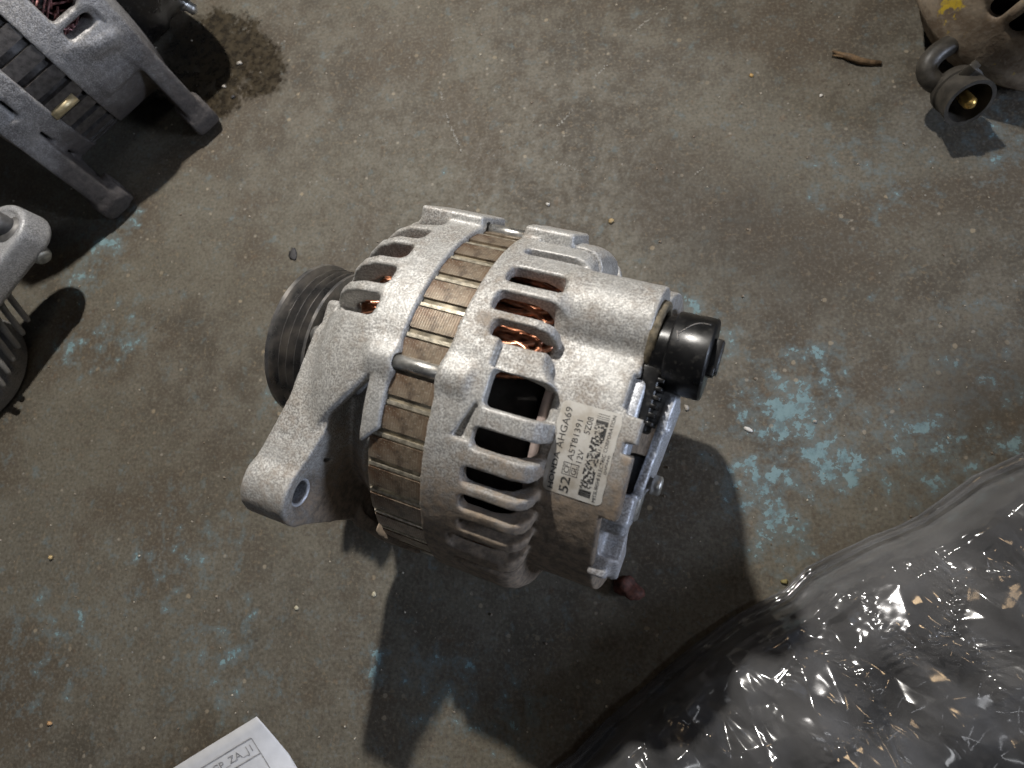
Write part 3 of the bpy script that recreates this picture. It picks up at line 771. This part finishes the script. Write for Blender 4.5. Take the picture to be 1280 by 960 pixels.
def rusty_body():
    h = 1.2
    (X, Y, Z), ax = grid(((-6, 100), (-66, 66), (-66, 66)), h)
    R, T = polarB(X, Y, Z)
    F = revolve(X + 0 * R, R, [(8, 10), (8, 44), (9, 49), (11, 51), (16, 52), (36, 52.5), (42, 55), (98, 56), (98, 51), (40, 50), (30, 47), (14, 46), (12, 36), (12, 10)])
    for k in range(21):
        F = smax(F, -slot(X, R, T, 0 + 13 * k, 3.6, 34, 92, 52, 36), 1.2)
        F = smin(F, cylx(X, Y, Z, -6, 14, 0, 0, 30, 2), 3)
    return nets(F, ax, h)
Dd.put('housing', rusty_body(), M_RUSTY)
Dd.put('rotor', lathe([(14, 10), (14, 40), (96, 40), (96, 10)], 36), M_DARK)
M_PLUG = simple('dusty_plug_plastic', (.052, .046, .038), .5, 0, .4, 200)
W = lambda u, v, h_: wl(Dd, fl(u, v, h_))
def bez_(P, n=22):
    P = [np.asarray(p, float) for p in P]; out = []
    for q in np.linspace(0, 1, n):
        R_ = P
        while len(R_) > 1: R_ = [a * (1 - q) + b * q for a, b in zip(R_, R_[1:])]
        out.append(R_[0])
    return np.array(out)
k1, k2, k3, k4, k5 = W(1196, 52, .030), W(1152, 70, .030), W(1146, 96, .026), W(1166, 108, .022), W(1196, 112, .018)
Dd.put('connector_neck', tube(bez_([k1, k2, k3, k4, k5]), 4.6, 20), M_PLUG)
ax_ = W(1225, 142, .030) - W(1188, 104, .021); ax_ /= np.linalg.norm(ax_)
s0 = W(1192, 108, .020)
def socket():
    up = np.array([0, 0, 1.]); a = np.cross(ax_, up); a /= np.linalg.norm(a); b = np.cross(a, ax_)
    prof = [(-3, .01), (-3, 8), (-1, 10), (2, 11.2), (4, 11.2), (4.6, 10.4), (8, 10.6), (15, 11.2), (15, 9.4), (2.0, 9.0), (2.0, .01)]
    n = 40; v, f = [], []
    for x, r in prof:
        for k in range(n): q = 2 * math.pi * k / n; v.append(s0 + ax_ * x + r * (math.cos(q) * a + math.sin(q) * b))
    for i in range(len(prof) - 1):
        for k in range(n): f.append((i * n + k, i * n + (k + 1) % n, (i + 1) * n + (k + 1) % n, (i + 1) * n + k))
    return np.array(v), np.array(f)
so = Dd.put('connector_socket', socket(), M_PLUG)
so.modifiers.new('edges', 'EDGE_SPLIT').split_angle = math.radians(40)
Dd.put('brass_pin', tube([s0 + ax_ * 2, s0 + ax_ * 15, s0 + ax_ * 17], [3.0, 3.0, 1.6], 16), simple('brass', (.68, .45, .14), .3, .9), so)
a_ = np.cross(ax_, [0, 0, 1.]); a_ /= np.linalg.norm(a_)
Dd.put('latch', rbox(s0 + ax_ * 7 - a_ * 12, (3.5, 2, 2.5), .6), M_PLUG, so)

# ------------------------------------------------------------------ crumpled plastic, bottom right
EDGE = [(560, 1075), (640, 1015), (700, 962), (722, 945), (760, 905), (800, 872), (830, 845), (870, 812), (920, 775), (955, 757), (985, 742), (1012, 714), (1050, 695), (1090, 675), (1120, 664), (1150, 650), (1190, 622), (1220, 600), (1250, 586), (1285, 570), (1360, 520), (1450, 470)]
ep = np.array([fl(u, v, .006)[:2] for u, v in EDGE]); L_ = np.r_[0, np.cumsum(np.linalg.norm(np.diff(ep, axis=0), axis=1))]
PB = ep.mean(0) + np.array([.08, -.08])
def film(ns, nt, depth, lift, seed, edge_in, amp):
    S = np.linspace(0, L_[-1], ns); ex = np.interp(S, L_, ep[:, 0]); ey = np.interp(S, L_, ep[:, 1])
    dirv = np.array([.62, -.78])
    tt = np.linspace(0, 1, nt) ** 1.15 * depth + edge_in
    X = ex[:, None] + dirv[0] * tt[None]; Y = ey[:, None] + dirv[1] * tt[None]
    X = X + .0018 * (fbm(S[:, None] * 60 + 0 * tt, tt[None] * 60 + 3, seed) - .5); Y = Y + .0018 * (fbm(S[:, None] * 55, tt[None] * 50 + 9, seed + 5) - .5)
    u, v = X * 1000, Y * 1000
    wu, wv = u + 7 * fbm(u / 30, v / 30, seed + 20, 2), v + 7 * fbm(u / 30 + 9, v / 30, seed + 21, 2)
    rise = 1 - np.exp(-tt[None] / .026)
    z = rise * (.016 + .030 * fbm(u / 90, v / 90, seed + 1, 2))
    # loose air pillows, pinched and finely pleated along the seams between them
    cs = 30.0; gi, gj = np.floor(wu / cs), np.floor(wv / cs); f1 = np.full(u.shape, 9.0); f2 = f1.copy(); ang = np.zeros(u.shape)
    for di in (-1, 0, 1):
        for dj in (-1, 0, 1):
            cu, cv = gi + di, gj + dj
            q = np.hypot(wu / cs - cu - .1 - .8 * _hash(cu, cv, seed), wv / cs - cv - .1 - .8 * _hash(cu, cv, seed + 1))
            n_ = q < f1; f2 = np.where(n_, f1, np.minimum(f2, q)); f1 = np.where(n_, q, f1); ang = np.where(n_, _hash(cu, cv, seed + 2) * 6.283, ang)
    em = np.clip(tt[None] / .006, .6, 1)
    z = z + amp * .0046 * np.clip(1 - f1 ** 2 * 1.2, 0, 1) * em * (.3 + 1.2 * vnoise(u / 60, v / 60, seed + 8))
    seam = np.exp(-((f2 - f1) / .16) ** 2) * np.clip(vnoise(u / 22, v / 22, seed + 12) * 3 - 1.1, 0, 1)
    z = z + amp * .0006 * seam * em * np.abs(((wu * np.cos(ang) + wv * np.sin(ang)) / 3.2 % 1.0) * 2 - 1)
    r_ = np.random.default_rng(seed + 77)
    for wl_, am, cnt in ((75, .0055, 4), (42, .0030, 5), (24, .0012, 4)):
        for k in range(cnt):
            a = r_.uniform(0, 2 * np.pi); ph = r_.uniform(0, 1)
            g = (wu * math.cos(a) + wv * math.sin(a)) / wl_ + ph + .3 * fbm(u / (wl_ * 1.6), v / (wl_ * 1.6), seed + 50 + k, 2)
            tri = np.abs((g % 1.0) * 2 - 1)
            z = z + amp * am / math.sqrt(cnt) * np.maximum(tri - .5, 0) * 2 * np.clip(vnoise(u / (wl_ * 1.5), v / (wl_ * 1.5), seed + 90 + k) * 2.4 - .6, 0, 1.3) * em
    z = z + .0022 * np.exp(-((tt[None] - .011) / .0022) ** 2) * np.clip(fbm(S[:, None] * 30, 0 * tt[None], seed + 9) * 2 - .4, 0, 1)
    z = z + lift
    V = np.stack([X - PB[0], Y - PB[1], z], -1).reshape(-1, 3)
    i = np.arange(ns * nt).reshape(ns, nt)
    f = np.stack([i[:-1, :-1], i[:-1, 1:], i[1:, 1:], i[1:, :-1]], -1).reshape(-1, 4)
    return V, f
t = NT('clear_plastic_film'); tr = t.t
fres = t.n('ShaderNodeFresnel', {'IOR': 1.5}).outputs[0]
tp = t.n('ShaderNodeBsdfTransparent', {'Color': (.78, .78, .79)}); gl = t.n('ShaderNodeBsdfGlossy', {'Color': (1, 1, 1), 'Roughness': t.ramp(t.noise(60, 3), .3, .7, .06, .16)})
df = t.n('ShaderNodeBsdfDiffuse', {'Color': (.62, .62, .63)})
m1 = t.n('ShaderNodeMixShader', {0: t.math('MULTIPLY_ADD', fres, 1.9, .0), 1: tp.outputs[0], 2: gl.outputs[0]})
face = t.n('ShaderNodeLayerWeight', {'Blend': .5}).outputs['Facing']      # milky haze: a longer path through tilted film scatters more
haze = t.math('MULTIPLY_ADD', t.math('POWER', face, 2.0), .13, t.ramp(t.noise(30, 3), .35, .72, .045, .14))
m2 = t.n('ShaderNodeMixShader', {0: haze, 1: m1.outputs[0], 2: df.outputs[0]})
t.set(t.out.inputs['Surface'], m2.outputs[0]); M_FILM = t.m
PL = bpy.data.objects.new('plastic_wrap', None); C.objects.link(PL); PL.location = (PB[0], PB[1], 0); PL.empty_display_size = .02
tag(PL, 'crumpled clear plastic wrap over dark contents in the bottom right corner', 'plastic wrap')
v_, f_ = film(680, 420, .24, .004, 3, 0, 1.5); mesh_obj('outer_film', v_, f_, M_FILM, PL)
_e = np.array([fl(u, v, .0035) for u, v in EDGE]); _q = np.linspace(0, L_[-1], 260)
_b = np.stack([np.interp(_q, L_, _e[:, k]) for k in range(3)], 1) - [PB[0], PB[1], 0]; _b[:, 2] += .0015 * (fbm(_q * 90, 0 * _q, 5) - .4)
_tv = tube(_b, .0016 + .0009 * fbm(_q * 60, 0 * _q + 3, 9), 10); mesh_obj('folded_edge', _tv[0], _tv[1], M_FILM, PL)
v_, f_ = film(420, 240, .24, -.002, 31, .003, 1.2); mesh_obj('inner_film', v_, f_, M_FILM, PL)
v_, f_ = film(160, 110, .24, -.0045, 57, .004, .4); v_[:, 2] = np.maximum(v_[:, 2] * .75, .0015); mesh_obj('dark_contents', v_, f_, simple('dark_rubbery_contents', (.13, .127, .122), .7, 0, .5, 40), PL)

# ------------------------------------------------------------------ printed sheet, bottom edge
pa, pl_, pr_ = fl(323, 895, .012), fl(215, 960, .010), fl(366, 965, .010)
e1 = (pl_ - pa)[:2]; e1 /= np.linalg.norm(e1)
e2 = (pr_ - pa)[:2]; e2 = e2 - e1 * (e2 @ e1); e2 /= np.linalg.norm(e2)
def sheet(a, b, lift=0.):
    """a along the top edge (m, to the left), b down the page; the corner curls up and the right edge sags outwards"""
    q = pa[:2] + e1 * (a - .010 * min(1, b / .05) ** .8 * (.3 if b < .01 else 1) * 0) + e2 * b
    bow = .0085 * math.sin(min(b, .09) / .09 * math.pi * .5) * math.exp(-a / .03)
    q = q - e1 * bow
    z = .0035 + .010 * math.exp(-((a + b) / .05)) + .0012 * math.sin(a * 60 + b * 30) - .006 * math.exp(-a / .006) * min(1, b / .02)
    return (q[0] - pa[0], q[1] - pa[1], max(z, .0012) + lift)
PP = bpy.data.objects.new('paper_sheet', None); C.objects.link(PP); PP.location = (pa[0], pa[1], 0); PP.empty_display_size = .02
tag(PP, 'corner of a white printed sheet with a ruled table at the bottom edge', 'paper')
na, nb = 40, 40; v_ = [sheet(.14 * (i / na) ** 1.4, .16 * j / nb) for i in range(na + 1) for j in range(nb + 1)]
f_ = [(i * (nb + 1) + j, (i + 1) * (nb + 1) + j, (i + 1) * (nb + 1) + j + 1, i * (nb + 1) + j + 1) for i in range(na) for j in range(nb)]
po = mesh_obj('page', v_, f_, simple('white_paper', (.66, .67, .70), .7, 0, .05, 200, .05), PP)
sm_ = po.modifiers.new('thickness', 'SOLIDIFY'); sm_.thickness = .0002; sm_.offset = -1
M_PRINT = simple('grey_print', (.30, .30, .31), .7)
def ribbon(a0, b0, a1, b1, w_=.0004):
    n = 24; v, f = [], []; d_ = np.array([a1 - a0, b1 - b0]); d_ /= np.linalg.norm(d_); nn = np.array([-d_[1], d_[0]]) * w_ / 2
    for k in range(n + 1):
        q = k / n; a, b = a0 + (a1 - a0) * q, b0 + (b1 - b0) * q
        v += [sheet(a + nn[0], b + nn[1], .0003), sheet(a - nn[0], b - nn[1], .0003)]
    for k in range(n): f.append((2 * k, 2 * k + 1, 2 * k + 3, 2 * k + 2))
    return v, f
for k in range(4): mesh_obj('table_line', *ribbon(.0075, .0065 + .0075 * k, .13, .0065 + .0075 * k), M_PRINT, po, False)
mesh_obj('table_line', *ribbon(.0075, .0065, .0075, .10), M_PRINT, po, False)
tv, tf = text_mesh('3G_GP_ZA_J1')
mesh_obj('lettering', [sheet(.0385 - .029 * q[0], .0125 - .0040 * q[1], .0003) for q in tv], tf, M_PRINT, po, False)

# ------------------------------------------------------------------ bits lying on the floor
def pebble(name, u, v, size, mat, label, cat, sub=2, rough=.25, seed=0, flat=.7, rot=0.):
    bm = bmesh.new(); bmesh.ops.create_icosphere(bm, subdivisions=sub, radius=1); r_ = np.random.default_rng(seed)
    ph = r_.uniform(0, 6, 9)
    sx, sy = (size if isinstance(size, tuple) else (size, size))
    V = np.array([q.co[:] for q in bm.verts]); k = 1 + rough * (np.sin(V[:, 0] * 2.6 + ph[0]) * np.sin(V[:, 1] * 2.9 + ph[1]) + .6 * np.sin(V[:, 2] * 4.3 + V[:, 0] * 3.7 + ph[2]))
    V = V * k[:, None] * np.array([sx, sy, min(sx, sy) * flat]) * (.001 if name == 'clod' else .00078)
    c_, s_ = math.cos(rot), math.sin(rot); V = V @ np.array([[c_, s_, 0], [-s_, c_, 0], [0, 0, 1]])
    V[:, 2] -= V[:, 2].min(); bm.verts.index_update(); f = [tuple(q.index for q in p.verts) for p in bm.faces]; bm.free()
    o = mesh_obj(name, V, f, mat); p = fl(u, v); o.location = (p[0], p[1], -.0002)
    return tag(o, label, cat)
M_WHITE = simple('white_grain', (.72, .70, .66), .5); M_TAN = simple('tan_grit', (.50, .36, .17), .6); M_CLOD = simple('rusty_clod', (.085, .03, .02), .8, 0, .5, 500, .6, 900)
M_GREY = simple('grey_stone', (.40, .37, .33), .7); M_CHIP = simple('dark_chip', (.05, .048, .05), .7); M_CREAM = simple('cream_crumb', (.55, .50, .36), .7)
pebble('grain', 935, 537, (2.9, 1.3), M_WHITE, 'white rice-like grain on the floor right of the alternator', 'grain', seed=1, rough=.08, rot=-.45)
pebble('bead', 65, 697, 1.5, M_TAN, 'round tan bead on the floor near the left edge', 'bead', seed=2, rough=.03, flat=.95)
pebble('crumb', 63, 904, (1.9, 1.3), simple('orange_crumb', (.55, .33, .16), .7), 'orange tan crumb near the bottom left corner', 'crumb', seed=3)
pebble('clod', 785, 735, (5.5, 4.6), M_CLOD, 'dark red rusty clod in the shadow below the alternator', 'clod', 3, .35, 4)
pebble('pebble', 1018, 527, 1.2, M_GREY, 'small pale grey pebble beside the blue paint', 'pebble', seed=5)
pebble('paint_chip', 367, 318, (3.2, 5.0), M_CHIP, 'dark triangular chip on the floor above the pulley', 'chip', seed=6, flat=.25, rot=.3)
pebble('pebble', 858, 510, (1.3, 2.0), M_GREY, 'pale oblong pebble just below the black cap', 'pebble', seed=7)
pebble('pebble', 939, 95, 1.3, simple('amber_grit', (.48, .30, .10), .5), 'amber pebble on bare concrete above the black cap', 'pebble', seed=8)
pebble('pebble', 1026, 120, 1.0, M_WHITE, 'tiny white pebble below the twig', 'pebble', seed=9)
pebble('pebble', 764, 277, 1.7, simple('ochre_stone', (.42, .31, .16), .7), 'ochre pebble behind the rear ear of the silver alternator', 'pebble', seed=10)
pebble('pebble', 685, 256, 1.3, M_WHITE, 'shiny white pebble above the rear ear of the silver alternator', 'pebble', seed=11)
pebble('pebble', 468, 743, 1.4, M_CREAM, 'cream pebble left of the alternator shadow, under the arm', 'pebble', seed=12)
pebble('crumb', 980, 727, (2.0, 1.4), simple('olive_crumb', (.30, .25, .10), .7), 'olive crumb at the edge of the plastic wrap', 'crumb', seed=13)
pebble('pebble', 371, 760, 1.3, M_CREAM, 'cream pebble on the bare floor below the lug', 'pebble', seed=14)
pebble('crumb', 300, 80, (2.4, 1.5), M_GREY, 'largest pale crumb in the oily stain, nearest the top', 'crumb', seed=21)
pebble('crumb', 281, 109, (1.8, 1.4), M_GREY, 'pale crumb in the oily stain beside the dark shadow', 'crumb', seed=22)
pebble('crumb', 292, 122, (1.9, 1.5), M_CHIP, 'dark grey crumb at the lower edge of the oily stain', 'crumb', seed=23)
tw = np.array([fl(u, v, h_) for u, v, h_ in ((1041, 64, .0012), (1052, 68, .0016), (1062, 71, .0022), (1075, 76, .0018), (1087, 78, .0014), (1101, 79, .0010))])
M_TWIG = simple('dry_wood', (.15, .095, .05), .75, 0, .4, 500, .5, 800)
two = bpy.data.objects.new('twig', None); C.objects.link(two); two.location = tw[2]; two.empty_display_size = .01
tag(two, 'short brown splintered twig left of the brown alternator', 'twig')
tv_ = tube(tw - tw[2], [.0006, .0011, .0018, .0017, .0015, .0012], 9); mesh_obj('stem', tv_[0], tv_[1], M_TWIG, two)
sp = np.array([fl(1040, 69, .001), fl(1055, 71, .0015), fl(1068, 75, .002)]) - tw[2]; tv_ = tube(sp, [.0004, .0007, .0009], 7); mesh_obj('splinter', tv_[0], tv_[1], M_TWIG, two)

# loose grit: too fine to count
parts = []
bm = bmesh.new(); bmesh.ops.create_icosphere(bm, subdivisions=1, radius=1); ib = np.array([q.co[:] for q in bm.verts]); bm.verts.index_update(); fb = [tuple(q.index for q in p.verts) for p in bm.faces]; bm.free()
def grit(n, mat, seed, lo, hi, name):
    r_ = np.random.default_rng(seed); V, f = [], []
    for k in range(n):
        u, v = r_.uniform(-20, 1300), r_.uniform(-20, 980); p = fl(u, v)
        if math.hypot(p[0], p[1]) < .03: continue
        sz = lo + (hi - lo) * r_.random() ** 3
        q = ib * (sz * r_.uniform(.5, 1.2, (1, 3))) * r_.uniform(.75, 1.2, (len(ib), 1)) * .001; a = r_.uniform(0, 6.3)
        q = q @ np.array([[math.cos(a), math.sin(a), 0], [-math.sin(a), math.cos(a), 0], [0, 0, 1]]); o_ = len(V) * len(ib)
        V.append(q + [p[0], p[1], sz * .0002]); f += [tuple(i + o_ for i in t_) for t_ in fb]
    o = mesh_obj(name, np.concatenate(V), f, mat); return o
t = NT('mixed_grit'); _c = t.n('ShaderNodeTexVoronoi', {'Vector': t.co, 'Scale': 120.0}).outputs['Color']; _s = t.n('ShaderNodeSeparateColor', {0: _c})
M_GRIT = t.fin(t.mix(t.ramp(_s.outputs[0], .25, .8), (.19, .15, .11), (.46, .41, .33)), .6)
tag(grit(1000, M_GRIT, 5, .18, .85, 'grit'), 'fine sand and grit scattered over the concrete', 'grit', kind='stuff')
